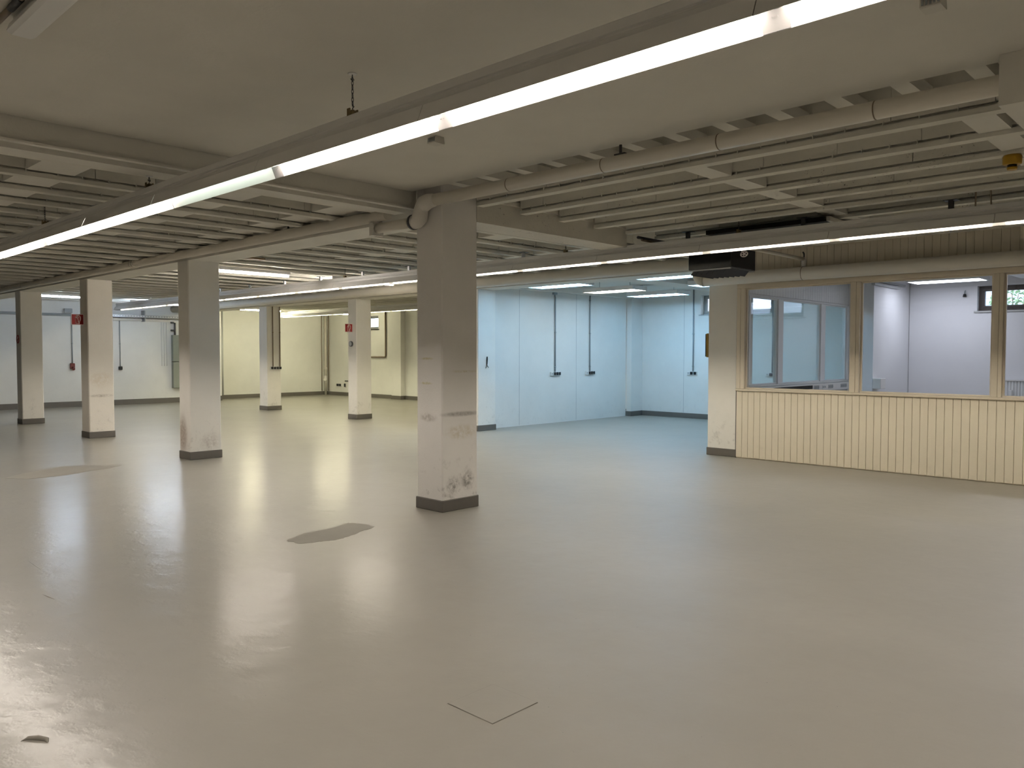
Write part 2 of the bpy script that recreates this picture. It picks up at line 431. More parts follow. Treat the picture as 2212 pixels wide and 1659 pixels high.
patch([(3.543, 6.041), (3.691, 6.137), (3.791, 6.188), (3.953, 6.18), (4.168, 6.20), (4.28, 6.28), (4.343, 6.24), (4.407, 6.10), (4.40, 5.95), (4.284, 5.90), (4.212, 5.89), (4.008, 5.79), (3.836, 5.76), (3.758, 5.80), (3.65, 5.81), (3.563, 5.87)])
patch([(2.83, 11.692), (3.179, 12.016), (3.46, 12.219), (3.705, 12.356), (4.018, 12.1), (4.32, 11.856), (4.082, 11.62), (3.783, 11.573), (3.484, 11.40), (3.224, 11.394), (3.002, 11.40)])
# raised blister of the coating
bm = MB()
bm.tube([(.925, 3.685, -.004), (.955, 3.685, .003), (.985, 3.655, .006), (1.005, 3.615, .005), (1.0, 3.592, -.004)], [.004, .009, .010, .008, .004], 12)
struct('floor_blister', bm, M['floor_worn'])
for a, b, w in (((1.82, 7.112), (1.795, 6.34), .008), ((1.64, 7.15), (1.86, 7.13), .006), ((1.615, 5.90), (1.645, 5.64), .012), ((1.70, 7.0), (1.69, 6.45), .005)):
    struct('floor_scratch', MB().tube([(*a, -.0045), ((a[0]+b[0])/2, (a[1]+b[1])/2, -.003), (*b, -.0045)], [.003, w*.6, .003], 10), M['floor'])

# ------------------------------------------------------------------ lamp rows
def chain(mb, x, y, z0, z1):
    """links from z0 up to z1"""
    z = z0; k = 0
    while z < z1:
        rot = Matrix.Rotation(PI/2*(k % 2)+.5, 3, 'Z')
        mb.torus((x, y, z+.014), .010, .0028, rot, .62, 1.5, 10, 5); z += .024; k += 1
def lamp_row(name, x, zb, joints, label, tube_mat, dim=(), chains=(), leak=()):
    y0, y1 = joints[0], joints[-1]
    t = thing(name, (x, (y0+y1)/2, zb), label, 'strip light', 'suspended strip light rows')
    prof = [(x-.034, zb+.095), (x-.034, zb+.125), (x-.028, zb+.130), (x-.028, zb+.140), (x-.036, zb+.145), (x-.036, zb+.185), (x-.03, zb+.19),
            (x+.03, zb+.19), (x+.036, zb+.185), (x+.036, zb+.145), (x+.028, zb+.14), (x+.028, zb+.13), (x+.034, zb+.125), (x+.034, zb+.095)]
    MB().prism(prof, 'y', y0, y1).build('trunk_rail', M['metal_white'], t)
    for i, (a, b) in enumerate(zip(joints, joints[1:])):
        # trough: slanting sides, flat top, thickness 2 mm
        th = .002
        g = [(x-.10, zb), (x-.098, zb+.006), (x-.062, zb+.092), (x+.062, zb+.092), (x+.098, zb+.006), (x+.10, zb),
             (x+.10-th*1.5, zb), (x+.062-th, zb+.090-th), (x-.062+th, zb+.090-th), (x-.10+th*1.5, zb)]
        m = MB().prism(g, 'y', a+(.005 if a in leak else .0022), b-.0022)
        m.box(x-.018, x+.018, a+.03, a+.06, zb+.050, zb+.091); m.box(x-.018, x+.018, b-.06, b-.03, zb+.050, zb+.091)
        m.build('reflector', M['reflector'], t)
        if i and a not in leak:
            q = .0016
            g2 = [(x-.10+q, zb+.001), (x-.098+q, zb+.006), (x-.062+q, zb+.092-q), (x+.062-q, zb+.092-q), (x+.098-q, zb+.006), (x+.10-q, zb+.001),
                  (x+.094, zb+.001), (x+.058, zb+.084), (x-.058, zb+.084), (x-.094, zb+.001)]
            jm = MB().prism(g2, 'y', a-.055, a+.055)
            for sy in (-.012, .012): jm.tube([(x+.072, a+sy, zb+.048), (x+.068, a+sy, zb+.046)], .003, 8)
            jm.build('joint_band', M['band'], t)
        mt = M['tube_dim'] if i in dim else tube_mat
        MB().tube([(x, a+.062, zb+.058), (x, b-.062, zb+.058)], .014, 8, caps=False).build('tube', mt, t)
    for i, (y, zt) in enumerate(chains):
        c = MB(); chain(c, x, y, zb+.25, zt-.035)
        c.tube([(x, y, zt-.002), (x, y, zt-.02), (x+.012, y, zt-.034), (x, y, zt-.044), (x-.012, y, zt-.032)], .003, 6)
        c.tube([(x, y, zb+.262), (x+.010, y, zb+.25), (x, y, zb+.238), (x, y, zb+.222)], .003, 6)
        MB().tube([(x, y, zt-.006), (x, y, zt-.0005)], [.022, .028], 16).build('canopy', M['plastic_white'], t)
        cc = c.build('chain', M['steel_dark'], t)
        cl = MB().tube([(x, y, zb+.188), (x, y, zb+.215), (x, y, zb+.228)], [.020, .022, .011], 12).box(x-.031, x-.024, y-.014, y+.014, zb+.165, zb+.232).box(x+.024, x+.031, y-.014, y+.014, zb+.165, zb+.232)
        cl.build('clip', M['brass'], cc)
    return t
J1 = [-2.1, -.35, 1.37, 3.24, 4.95, 6.64, 8.25, 10.0, 11.75, 13.5, 15.25]
lamp_row('strip_light', 2.78, 2.81, J1, 'long bright strip light hung on chains, the nearest and largest, crossing the whole picture', M['tube_near'], dim=(4,), leak=(6.64, 8.25),
         chains=((3.956, 3.25), (6.90, 3.10), (9.68, 3.45), (12.6, 3.45)))
J2 = [-1.21 + 1.545*k for k in range(17)]
r2 = lamp_row('strip_light', 8.53, 2.815, J2, 'long strip light behind the big pillar, passing under the black heater', M['tube_mid'],
         chains=((4.50, 3.45), (7.11, 3.11), (12.41, 3.45)))
MB().tube([(8.50, 2.05, 3.45), (8.50, 2.05, 3.0)], .008, 8).tube([(8.50, 2.05, 3.20), (8.50, 2.0, 3.185), (8.50, 1.95, 3.17), (8.50, 1.925, 3.13), (8.50, 1.92, 3.0)], .007, 8).build('cable', M['conduit_brown'], r2)
J0 = [-5.6 + 1.72*k for k in range(12)]  # unseen lamp row, added to raise the hall's brightness
lamp_row('strip_light', -3.0, 2.81, J0, 'unseen strip light row added behind the viewer to the left to brighten the hall', M['tube_near'], chains=((3.9, 3.25),))
J3 = [12.5 + 1.5*k for k in range(9)]
lamp_row('strip_light', 14.2, 2.825, J3, 'short-looking far strip light in the yellowish room beyond the second pillar row', M['tube_warm'], chains=((17.0, 3.45), (20.5, 3.45)))

# ------------------------------------------------------------------ batten lights
def batten(x0, x1, y, zb, mat, label, lit=True):
    t = thing('batten_light', ((x0+x1)/2, y, zb), label, 'batten light', 'single-tube batten lights under the joists')
    MB().box(x0, x1, y-.03, y+.03, zb+.045, zb+.105, .006, 1).box(x0+.0, x0+.03, y-.015, y+.015, zb+.0, zb+.046).box(x1-.03, x1, y-.015, y+.015, zb, zb+.046).build('housing', M['metal_white'], t)
    MB().tube([(x0+.031, y, zb+.02), (x1-.031, y, zb+.02)], .018, 10).build('tube', mat, t)
    return t
batten(6.30, 7.81, 13.13, 3.003, M['tube_near'], 'lit batten light under the joists, just right of the smudged pillar')
batten(8.75, 10.22, 13.13, 3.003, M['tube_mid'], 'batten light whose end peeps out below the strip light, left of the big pillar', 2.989)
batten(5.72, 7.20, 22.0, 3.003, M['tube_cool'], 'bluish batten light near the white back wall, between the two leftmost pillars')
batten(8.78, 10.25, 23.2, 3.003, M['tube_cool'], 'bluish batten light above the strip light end, left of the smudged pillar')
batten(12.50, 14.0, 24.1, 3.003, M['tube_warm'], 'small far batten light beside the pillar with conduits')
batten(15.30, 16.8, 24.1, 3.003, M['tube_warm'], 'far batten light half hidden by the far strip light near the drain pipe')

# unlit fitting at the top left of the picture, fixed along the smooth ceiling
t = thing('ceiling_light', (1.195, 2.6, 3.14), 'unlit white tube fitting on the ceiling in the top left corner', 'batten light')
MB().box(1.17, 1.22, 1.2, 4.50, 3.20, 3.2495, .005, 1).build('housing', M['metal_white'], t)
MB().prism([(1.132, 3.162), (1.145, 3.20), (1.245, 3.20), (1.258, 3.162), (1.235, 3.150), (1.155, 3.150)], 'y', 1.2, 4.47).build('diffuser', M['plastic_white'], t)
t = thing('conduit', (1.12, 3.0, 3.2), 'thin dark conduit with a clip beside the unlit tube fitting, top left', 'conduit', 'conduits')
MB().tube([(1.125, 1.2, 3.234), (1.125, 6.3, 3.234)], .015, 10).build('pipe_run', M['conduit_brown'], t)
MB().tube([(1.125, 4.20, 3.232), (1.125, 4.36, 3.232)], .0175, 12).build('coupling', M['steel_dark'], t)

# twin-tube fittings of the blue-lit bay and of the office
def twin(x, y0, y1, zb, mat, label):
    t = thing('twin_tube_light', (x, (y0+y1)/2, zb), label, 'tube light', 'twin-tube ceiling lights')
    w = .27
    m = MB().prism([(x-w, zb+.03), (x-w, zb+.115), (x+w, zb+.115), (x+w, zb+.03), (x+w-.004, zb+.03), (x+.20, zb+.075), (x-.20, zb+.075), (x-w+.004, zb+.03)], 'y', y0, y1)
    m.box(x-w, x+w, y0-.006, y0, zb+.03, zb+.115); m.box(x-w, x+w, y1, y1+.006, zb+.03, zb+.115)
    m.build('housing', M['reflector'], t)
    for s in (-.20, .20):
        MB().tube([(x+s, y0+.03, zb+.057), (x+s, y1-.03, zb+.057)], .0165, 8, caps=False).build('tube', mat, t)
        MB().tube([(x+s, y0-.016, zb+.085), (x+s, y0-.006, zb+.085)], .014, 10).build('end_cap', M['plastic_white'], t)
    for yy in (y0+.25, y1-.25): MB().tube([(x, yy, zb+.113), (x, yy, 3.16 if x > 16 else 3.20)], .006, 6).build('hanger', M['galv'], t)
    return t
twin(12.05, 9.55, 10.85, 2.905, M['tube_white'], 'twin-tube light at the left end of the row on the blue-lit ceiling')
twin(13.87, 9.55, 10.85, 2.905, M['tube_mid2'], 'middle twin-tube light of three in a row on the blue-lit ceiling')
twin(15.50, 9.50, 10.85, 2.905, M['tube_white'], 'twin-tube light nearest the far corner on the blue-lit ceiling')
twin(11.98, 6.95, 8.24, 2.905, M['tube_white'], 'twin-tube light beside the black heater, partly behind the pipe elbow')
twin(13.87, 6.95, 8.24, 2.905, M['tube_white'], 'twin-tube light mostly hidden by the white pillar at the partition')
def panel_light(x0, x1, y0, y1, mat, label):
    t = thing('ceiling_light', ((x0+x1)/2, (y0+y1)/2, 2.955), label, 'ceiling light')
    m = MB().box(x0, x1, y0, y0+.03, 2.955, 3.03).box(x0, x1, y1-.03, y1, 2.955, 3.03).box(x0, x0+.03, y0+.03, y1-.03, 2.955, 3.03).box(x1-.03, x1, y0+.03, y1-.03, 2.955, 3.03)
    m.box(x0, x1, y0, y1, 3.03, 3.04).build('housing', M['reflector'], t)
    MB().box(x0+.032, x1-.032, y0+.032, y1-.032, 2.957, 2.975).build('diffuser', mat, t)
    for yy in (y0+.25, y1-.25): MB().tube([((x0+x1)/2, yy, 3.039), ((x0+x1)/2, yy, 3.16)], .006, 6).build('hanger', M['galv'], t)
panel_light(15.98, 16.62, 3.75, 5.0, M['panel_office'], 'bright flat office light seen through the middle office window')
panel_light(12.7, 13.35, 1.15, 2.4, M['panel_office_added'], 'unseen flat office light added behind the cream partition to brighten the office')  # added out of view to light the office

# ------------------------------------------------------------------ cable tray beside the second lamp row
t = thing('cable_tray', (8.69, 9.5, 2.83), 'perforated hanger rail line running right behind the second strip light', 'cable tray')
MB().box(8.655, 8.735, 1.6, 24.0, 2.838, 2.842).box(8.655, 8.658, 1.6, 24.0, 2.842, 2.87).box(8.732, 8.735, 1.6, 24.0, 2.842, 2.87).build('tray', M['steel_dark'], t)
for y in (2.31, 3.80, 5.27, 6.70, 8.06, 9.40, 10.74, 12.08, 13.47, 14.81, 16.26, 17.62):
    zt = 3.104 if y > 6.4 else 3.114
    hh = MB().prism([(8.672, y-.022), (8.712, y-.022), (8.712, y-.017), (8.678, y-.017), (8.678, y+.017), (8.712, y+.017), (8.712, y+.022), (8.672, y+.022)], 'z', 2.842, zt).build('hanger', M['galv'] if y > 6.4 else M['steel_dark'], t)
    MB().box(8.64, 8.76, y-.06, y+.06, zt+.0005, zt+.0055).build('foot_plate', M['steel_dark'], hh)
    MB().tube([(8.69, y, 2.805), (8.69, y, 2.836)], .008, 8).build('bolt', M['galv'], hh)

# ------------------------------------------------------------------ heating pipes
t = thing('heating_pipe', (5.17, 3.0, 3.05), 'painted pipe under the ceiling right of the big pillar, bending down at its top', 'pipe', 'painted heating pipes')
MB().tube([(5.17, -6.8, 3.115), (5.17, 6.0, 3.115)], .058, 20).build('pipe_run', M['pipe'], t)
el = [(5.17, 5.97, 3.115), (5.17, 6.08, 3.113), (5.17, 6.14, 3.10), (5.17, 6.185, 3.06), (5.17, 6.20, 3.02), (5.175, 6.22, 2.97), (5.18, 6.27, 2.94), (5.18, 6.32, 2.935)]
MB().tube(el, [.060, .075, .082, .073, .077, .083, .076, .073], 20).build('elbow', M['pipe_white'], t)
MB().tube([(5.18, 6.315, 2.935), (5.18, 6.345, 2.935)], .078, 20).build('collar', M['steel_dark'], t)
MB().tube([(5.18, 6.345, 2.935), (5.18, 6.925, 2.935)], .052, 20).build('branch', M['pipe'], t)
for y in (4.97, 3.912, 2.884, 1.811): MB().tube([(5.17, y-.004, 3.115), (5.17, y+.004, 3.115)], .0592, 20).build('joint', M['conduit_brown'], t)
MB().tube([(5.17, 3.75, 3.17), (5.17, 3.75, 3.25)], .012, 8).box(5.15, 5.19, 3.70, 3.80, 3.172, 3.182).build('hanger', M['steel_dark'], t)
struct('ceiling_beam', MB().box(5.115, 5.258, 6.93, 6.99, 2.86, 2.995), M['beam'])
t = thing('heating_pipe', (5.16, 16.0, 3.0), 'painted pipe along the beam over the left pillar row', 'pipe', 'painted heating pipes')
MB().tube([(5.16, 6.73, 3.06), (5.16, 25.82, 3.06)], .060, 20).build('pipe_run', M['pipe'], t)
for y in (13.4, 13.5, 19.5): MB().tube([(5.16, y-.04, 3.06), (5.16, y+.04, 3.06)], .066, 20).build('coupling', M['pipe'], t)
for y in (8.7, 11.2, 14.6, 18.0): MB().tube([(5.16, y, 3.11), (5.16, y, 3.16), (5.16, y, 3.22)], [.012, .01, .01], 8).build('hanger', M['steel_dark'], t)
t = thing('heating_pipe', (11.1, 10.0, 2.75), 'thick beige pipe passing over the cream partition and along the second pillar row', 'pipe', 'painted heating pipes')
MB().tube([(11.1, -6.8, 2.752), (11.1, 6.42, 2.752)], .094, 22).build('pipe_run', M['pipe'], t)
b2 = arc((11.1, 6.42, 2.87), .118, -90, 0, 8, 'yz') + [(11.1, 6.538, 2.91)] + arc((11.1, 6.66, 2.91), .122, 180, 90, 8, 'yz')
MB().tube(b2, .097, 22, up=(1, 0, 0)).build('elbow', M['pipe'], t)
MB().tube([(11.1, 6.66, 3.035), (11.1, 25.8, 3.035)], .105, 22).build('pipe_run', M['pipe'], t)
for y in (4.85, 1.6): MB().tube([(11.1, y-.004, 2.752), (11.1, y+.004, 2.752)], .0955, 22).build('joint', M['conduit_brown'], t)
# valve branch in front of the heater
t = thing('valve_pipe', (10.2, 4.84, 2.9), 'thin beige branch pipe with a small handwheel valve in front of the heater', 'pipe')
MB().tube([(9.0, 4.84, 2.955), (11.07, 4.84, 2.955)], .026, 14).build('pipe_run', M['pipe'], t)
MB().tube([(11.07, 4.84, 2.955), (11.1, 4.84, 2.945), (11.1, 4.84, 2.85)], .03, 14).build('elbow', M['pipe_white'], t)
MB().tube([(11.10, 4.84, 2.978), (11.10, 4.84, 3.03), (11.07, 4.84, 3.05)], .012, 8).build('air_vent', M['steel_dark'], t)
v = MB().tube([(9.16, 4.84, 2.955), (9.25, 4.84, 2.955), (9.34, 4.84, 2.955)], [.034, .050, .034], 14).tube([(9.25, 4.84, 2.955), (9.215, 4.805, 2.905), (9.20, 4.79, 2.885)], [.034, .024, .020], 12).build('valve_body', M['pipe_white'], t)
wc = Vector((9.172, 4.762, 2.845)); ax = Vector((-.03, -.03, -.042)).normalized()
q = Vector((0, 1, 0)).rotation_difference(ax).to_matrix()
w = MB().torus(wc, .042, .008, q, 1, 1, 18, 8)
for k in range(5):
    a = 2*PI*k/5; w.tube([tuple(wc), tuple(wc + q @ Vector((.042*math.cos(a), 0, .042*math.sin(a))))], .006, 6)
w.tube([(9.20, 4.79, 2.885), tuple(wc+ax*.006)], .010, 8)
w.build('handwheel', M['sign_white'], v)

# ------------------------------------------------------------------ black unit heater
t = thing('unit_heater', (9.53, 5.26, 2.62), 'black air heater hanging from the ceiling with louvre blades underneath', 'heater')
MB().box(9.20, 9.87, 4.96, 5.57, 2.70, 3.05, .008, 1).build('casing', M['black'], t)
MB().tube([(9.3, 5.06, 3.03), (9.3, 5.06, 3.12)], .01, 8).tube([(9.8, 5.5, 3.03), (9.8, 5.5, 3.2)], .01, 8).build('hanger_rods', M['steel_dark'], t)
for k in range(7):
    y = 5.03 + .078*k
    MB().prism([(y, 2.70), (y+.004, 2.70), (y+.066, 2.635), (y+.062, 2.633)], 'x', 9.24, 9.83).build('louvre', M['black'], t)
MB().box(9.21, 9.235, 4.97, 5.56, 2.685, 2.70).box(9.835, 9.86, 4.97, 5.56, 2.685, 2.70).build('louvre_rail', M['plastic_grey'], t)

t = thing('dark_board', (9.2, 4.3, 3.05), 'black board under the joists seen above the second strip light, next to the heater', 'board')
MB().box(8.72, 9.95, 3.56, 5.04, 3.06, 3.112, .003, 1).build('panel', M['black_soft'], t)
MB().box(8.72, 9.95, 3.52, 3.558, 3.06, 3.112, .003, 1).build('edge_strip', M['pipe'], t)

# ------------------------------------------------------------------ cream partition with office glazing (along y at x = 11.24)
YB = -6.9
planks = MB(); y = 5.936; W = .0975
while y > -3.0:
    planks.box(11.236, 11.262, y-W+.0022, y-.0022, .012, 1.035, .0028, 1); y -= W
planks.box(11.252, 11.33, YB, 5.93, .0, 1.03)
struct('wall_partition', planks, M['plank'])
up = MB(); y = 5.93
while y > -3.0:
    up.box(11.246, 11.266, y-W+.0015, y-.0015, 2.675, 3.165, .003, 1); y -= W
up.box(11.256, 11.33, YB, 5.93, 2.655, ZT)
struct('wall_partition_upper', up, M['plank'])
struct('trim_4', MB().box(11.205, 11.35, -3.0, 5.94, 1.036, 1.068, .006, 1), M['frame'])
struct('trim_5', MB().box(11.225, 11.34, -3.0, 5.94, 2.60, 2.668, .004, 1), M['frame'])
struct('trim_6', MB().box(11.22, 11.35, -3.0, 5.94, 3.165, 3.20, .003, 1), M['plank'])
posts = [(5.805, 5.936), (4.094, 4.219), (2.377, 2.492), (.66, .78), (-1.05, -.93)]
for i, (a, b) in enumerate(posts):
    m = MB(); c = (a+b)/2 - (.012 if i else 0)
    m.box(11.222, 11.345, a, c-.0015, 1.069, 2.599, .004, 1); m.box(11.222, 11.345, c+.0015, b, 1.069, 2.599, .004, 1)
    m.box(11.235, 11.34, c-.002, c+.002, 1.069, 2.599)
    struct('trim_%d' % (7+i), m, M['frame'])
for i, (a, b) in enumerate(((4.220, 5.804), (2.493, 4.093), (.781, 2.376), (-.929, .659))):
    f = MB().box(11.268, 11.30, a, a+.022, 1.07, 2.598).box(11.268, 11.30, b-.022, b, 1.07, 2.598).box(11.268, 11.30, a+.022, b-.022, 1.07, 1.09).box(11.268, 11.30, a+.022, b-.022, 2.578, 2.598)
    fo = struct('window_%d' % (1+i), f, M['frame'])
    MB().box(11.281, 11.287, a+.02, b-.02, 1.088, 2.58).build('pane', M['glass'], fo)
struct('trim_12', MB().box(11.25, 11.262, 5.937, 5.948, 0, 2.66), M['black_soft'])

# second glazed partition between office and bay (along x at y = 5.8)
p2 = MB(); x = 11.36
while x < 15.33:
    p2.box(x+.002, min(x+.0955, 15.34), 5.805, 5.83, 2.535, 3.158, .003, 1); x += .0975
p2.box(11.35, 15.35, 5.825, 5.88, 2.52, ZT)
struct('wall_glazed_upper', p2, M['plank_blue'])
struct('wall_glazed_lower', MB().box(11.35, 15.35, 5.81, 5.88, 0, 1.085), M['plank_blue'])
struct('trim_13', MB().box(11.35, 15.35, 5.78, 5.89, 1.086, 1.115, .004, 1), M['metal_white'])
struct('trim_14', MB().box(11.35, 15.35, 5.80, 5.885, 2.495, 2.519, .003, 1), M['plank_blue'])
xs = [(11.352, 11.41), (12.36, 12.54), (14.06, 14.25), (15.26, 15.35)]
for i, (a, b) in enumerate(xs): struct('trim_%d' % (15+i), MB().box(a, b, 5.795, 5.885, 1.116, 2.494, .004, 1), M['plank_blue'])
for i in range(3):
    a, b = xs[i][1]+.001, xs[i+1][0]-.001
    f = MB().box(a, a+.018, 5.82, 5.86, 1.117, 2.493).box(b-.018, b, 5.82, 5.86, 1.117, 2.493).box(a+.018, b-.018, 5.82, 5.86, 1.117, 1.135).box(a+.018, b-.018, 5.82, 5.86, 2.475, 2.493)
    fo = struct('window_%d' % (5+i), f, M['plank_blue'])
    MB().box(a+.016, b-.016, 5.837, 5.843, 1.133, 2.477).build('pane', M['glass'], fo)

# outer windows
def outer(name, x, y0, y1, z0, z1, fmat, sashes, fw=.055):
    f = MB().box(x, x+.06, y0, y1, z0, z0+fw).box(x, x+.06, y0, y1, z1-fw, z1).box(x, x+.06, y0, y0+fw, z0+fw, z1-fw).box(x, x+.06, y1-fw, y1, z0+fw, z1-fw)
    fo = struct(name, f, fmat)
    w = (y1-y0-2*fw)/sashes
    for k in range(sashes):
        a = y0+fw+w*k+.004; b = a+w-.008; s = .045
        m = MB().box(x-.012, x+.05, a, b, z0+fw+.002, z0+fw+s, .004, 1).box(x-.012, x+.05, a, b, z1-fw-s, z1-fw-.002, .004, 1).box(x-.012, x+.05, a, a+s, z0+fw+s, z1-fw-s).box(x-.012, x+.05, b-s, b, z0+fw+s, z1-fw-s)
        so = m.build('sash', fmat, fo)
        MB().box(x+.016, x+.022, a+s-.004, b-s+.004, z0+fw+s-.004, z1-fw-s+.004).build('pane', M['glass'], so)
        MB().box(x-.035, x-.012, a+.016, a+.034, (z0+z1)/2-.05, (z0+z1)/2+.04, .004, 1).build('handle', M['steel_dark'], so)
    return fo
outer('window_8', 17.50, 1.75, 4.12, 2.44, 2.92, M['win_frame'], 3)
outer('window_9', 17.50, 8.30, 10.14, 2.57, 3.04, M['win_frame_grey'], 2, .04)
outer('window_10', 17.64, 23.40, 24.9, 2.50, 2.98, M['win_frame_grey'], 2, .04)
struct('trim_20', MB().box(17.33, 17.36, 1.7, 4.17, 2.405, 2.439, .004, 1), M['plastic_grey'])
struct('trim_21', MB().box(17.33, 17.36, 8.25, 10.19, 2.545, 2.569, .004, 1), M['plastic_grey'])
struct('trim_22', MB().box(17.47, 17.5, 23.35, 24.95, 2.47, 2.499, .004, 1), M['black_soft'])

# ------------------------------------------------------------------ outside: yard, neighbouring house, shrub
struct('ground', MB().box(17.9, 40, -12, 36, 2.0, 2.2), M['asphalt'])
hs = thing('house', (24.2, 6, 2.2), 'pale house with plank cladding seen through the high windows', 'house')
m = MB(); z = 2.2
while z < 5.2:
    m.prism([(22.0, z), (22.03, z), (22.012, z+.14), (22.0, z+.14)], 'y', -6, 13.5) if False else m.box(22.0+.004, 22.04, -6, 14, z+.004, z+.146); z += .15
m.box(22.03, 26, -6, 14, 2.2, 5.2)
m.build('wall_cladding', M['siding'], hs)
MB().prism([(21.7, 5.15), (24.0, 6.6), (26.3, 5.15), (26.3, 5.25), (24.0, 6.72), (21.7, 5.25)], 'y', -6.3, 14.3).build('roof', M['roof_red'], hs)
MB().prism([(21.25, 2.62), (21.98, 3.02), (21.98, 3.06), (21.25, 2.66)], 'y', 7.2, 10.2).build('porch_roof', M['roof_red'], hs)
MB().box(21.3, 21.36, 7.4, 7.46, 2.2, 2.66).box(21.3, 21.36, 9.9, 9.96, 2.2, 2.66).build('porch_post', M['siding'], hs)
sh = thing('shrub', (20.4, 4.1, 2.2), 'green shrub outside the office window', 'shrub')
m = MB()
for k in range(420):
    a = random.uniform(0, 2*PI); ph = math.acos(random.uniform(-.7, 1)); r = random.uniform(.65, 1)**.6
    c = Vector((20.4+.45*r*math.sin(ph)*math.cos(a), 4.1+.5*r*math.sin(ph)*math.sin(a), 2.75+.5*r*math.cos(ph)))
    u = Vector((random.uniform(-1, 1), random.uniform(-1, 1), random.uniform(-1, 1))).normalized()*.055
    w_ = u.cross(Vector((random.uniform(-1, 1), random.uniform(-1, 1), 1))).normalized()*.03
    vs = [m.bm.verts.new(c+d) for d in (-u, w_, u, -w_)]
    m.bm.faces.new(vs)
m.build('foliage', M['leaf'], sh)
m = MB()
for k in range(6):
    a = 2*PI*k/6; m.tube([(20.4, 4.1, 2.19), (20.4+.12*math.cos(a), 4.1+.12*math.sin(a), 2.5), (20.4+.3*math.cos(a), 4.1+.3*math.sin(a), 2.95)], [.018, .012, .006], 6)
m.build('stem', M['wood_brown'], sh)

t = thing('dark_pipes', (9.2, 5.85, 3.04), 'pair of thin dark pipes between the beam end and the black board', 'pipe')
MB().tube([(8.46, 5.86, 3.085), (10.4, 5.86, 3.085)], .018, 10).build('pipe_run', M['steel_dark'], t)
MB().tube([(8.46, 5.80, 3.045), (10.4, 5.80, 3.045)], .014, 10).build('pipe_run', M['conduit_brown'], t)

# ------------------------------------------------------------------ small wall fittings
def fire_sign(x, y, z, label):
    """red flag sign in the plane y = const, fixed to the pillar face on its right edge"""
    t = thing('fire_sign', (x-.11, y, z), label, 'sign', 'red fire signs')
    s = .205
    MB().box(x-s-.012, x, y-.004, y+.004, z, z+s, .001, 1).build('plate', M['sign_white'], t)
    MB().box(x-s-.012+.010, x-.010, y-.0055, y-.004, z+.010, z+s-.010).build('field', M['red'], t)
    cx, cz = x-s/2-.006, z+s/2
    g = MB()
    def stroke(pts, w=.0065):
        g.tube([(cx+p[0], y-.0055, cz+p[1]) for p in pts], w, 8, up=(0, 1, 0))
    stroke([(-.040, .030), (-.028, -.078), (.030, -.078), (.034, -.060)])                       # cylinder foot and left side
    stroke([(-.040, .030), (-.026, .036), (-.008, .028), (.010, -.008), (.012, -.050), (.030, -.062)], .0055)   # right side of the cylinder
    stroke([(-.026, .052), (-.012, .074), (.014, .078), (.040, .062), (.052, .030), (.050, -.006), (.036, -.036), (.020, -.054)])  # hose
    stroke([(-.026, .052), (-.020, .038)], .005)
    stroke([(-.012, .064), (.004, .050), (.016, .024)], .005)
    g.build('pictogram', M['sign_white'], t)
    MB().box(x-.004, x+.004, y-.02, y+.02, z+.02, z+s-.02).build('bracket', M['sign_white'], t)
fire_sign(5.273, 16.2, 2.135, 'red square fire sign with white hose symbol on the cream pillar at left')
fire_sign(11.335, 16.2, 2.123, 'red square fire sign with white hose symbol on the far pillar with the grey disc')
t = thing('round_sign', (5.285, 20.47, 1.92), 'round white sign with a red ring and bar on the leftmost pillar', 'sign')
rx = Matrix.Rotation(PI/2, 3, 'Z')
MB().tube([(5.288, 20.47, 1.92), (5.280, 20.47, 1.92)], .098, 28).build('plate', M['sign_white'], t)
MB().torus((5.279, 20.47, 1.92), .086, .012, rx, 1, 1, 28, 8).tube([(5.279, 20.40, 1.95), (5.279, 20.54, 1.89)], .009, 8).build('ring', M['red'], t)
t = thing('wall_disc', (11.32, 16.24, 1.84), 'small round grey disc on the far pillar under the fire sign', 'disc')
MB().tube([(11.338, 16.24, 1.84), (11.30, 16.24, 1.84)], .066, 24).build('rim', M['steel_dark'], t)
MB().tube([(11.302, 16.24, 1.84), (11.292, 16.24, 1.84)], [.055, .050], 24).build('face', M['plastic_grey'], t)

def socket_box(axis, c, p, z, lids, label, group, wide=.095, first_open=False, hh=.078):
    """row of surface sockets. axis 'y': on a wall facing -y at y=p, centred x=c; axis 'x': on a wall facing -x at x=p, centred y=c"""
    n = len(lids); L = wide*n
    t = thing('socket_row', (c, p, z) if axis == 'y' else (p, c, z), label, 'socket', group)
    for k in range(n):
        a = c - L/2 + wide*k
        def bx(m, u0, u1, d0, d1, z0, z1, bev=0):
            if axis == 'y': m.box(u0, u1, p-d1, p-d0, z0, z1, bev, 2)
            else: m.box(p-d1, p-d0, u0, u1, z0, z1, bev, 2)
            return m
        hb = bx(MB(), a+.002, a+wide-.002, 0, .045, z-hh/2-.01, z+hh/2, .010).build('housing', M['plastic_white'], t)
        if lids[k]: bx(MB(), a+.012, a+wide-.006, .045, .062, z-hh/2+.004, z+hh/2-.004, .012).build('lid', M['socket_black'], hb)
        else:
            q = (a+wide/2, p-.045, z) if axis == 'y' else (p-.045, a+wide/2, z)
            d = (0, -.006, 0) if axis == 'y' else (-.006, 0, 0)
            MB().tube([q, tuple(Vector(q)+Vector(d))], .022, 16).build('knob', M['plastic_grey'], hb)
    return t
socket_box('y', 14.03, 12.02, 1.143, (0, 1, 1, 1), 'socket row with black lids under the left conduit on the blue-lit wall', 'socket rows', .085)
socket_box('y', 15.33, 12.02, 1.143, (0, 1, 1, 1), 'socket row with black lids under the right conduit on the blue-lit wall', 'socket rows', .085)
socket_box('x', 10.36, 17.36, 1.127, (1, 1, 0), 'socket row on the far bay wall, left of the partition pillar', 'socket rows')
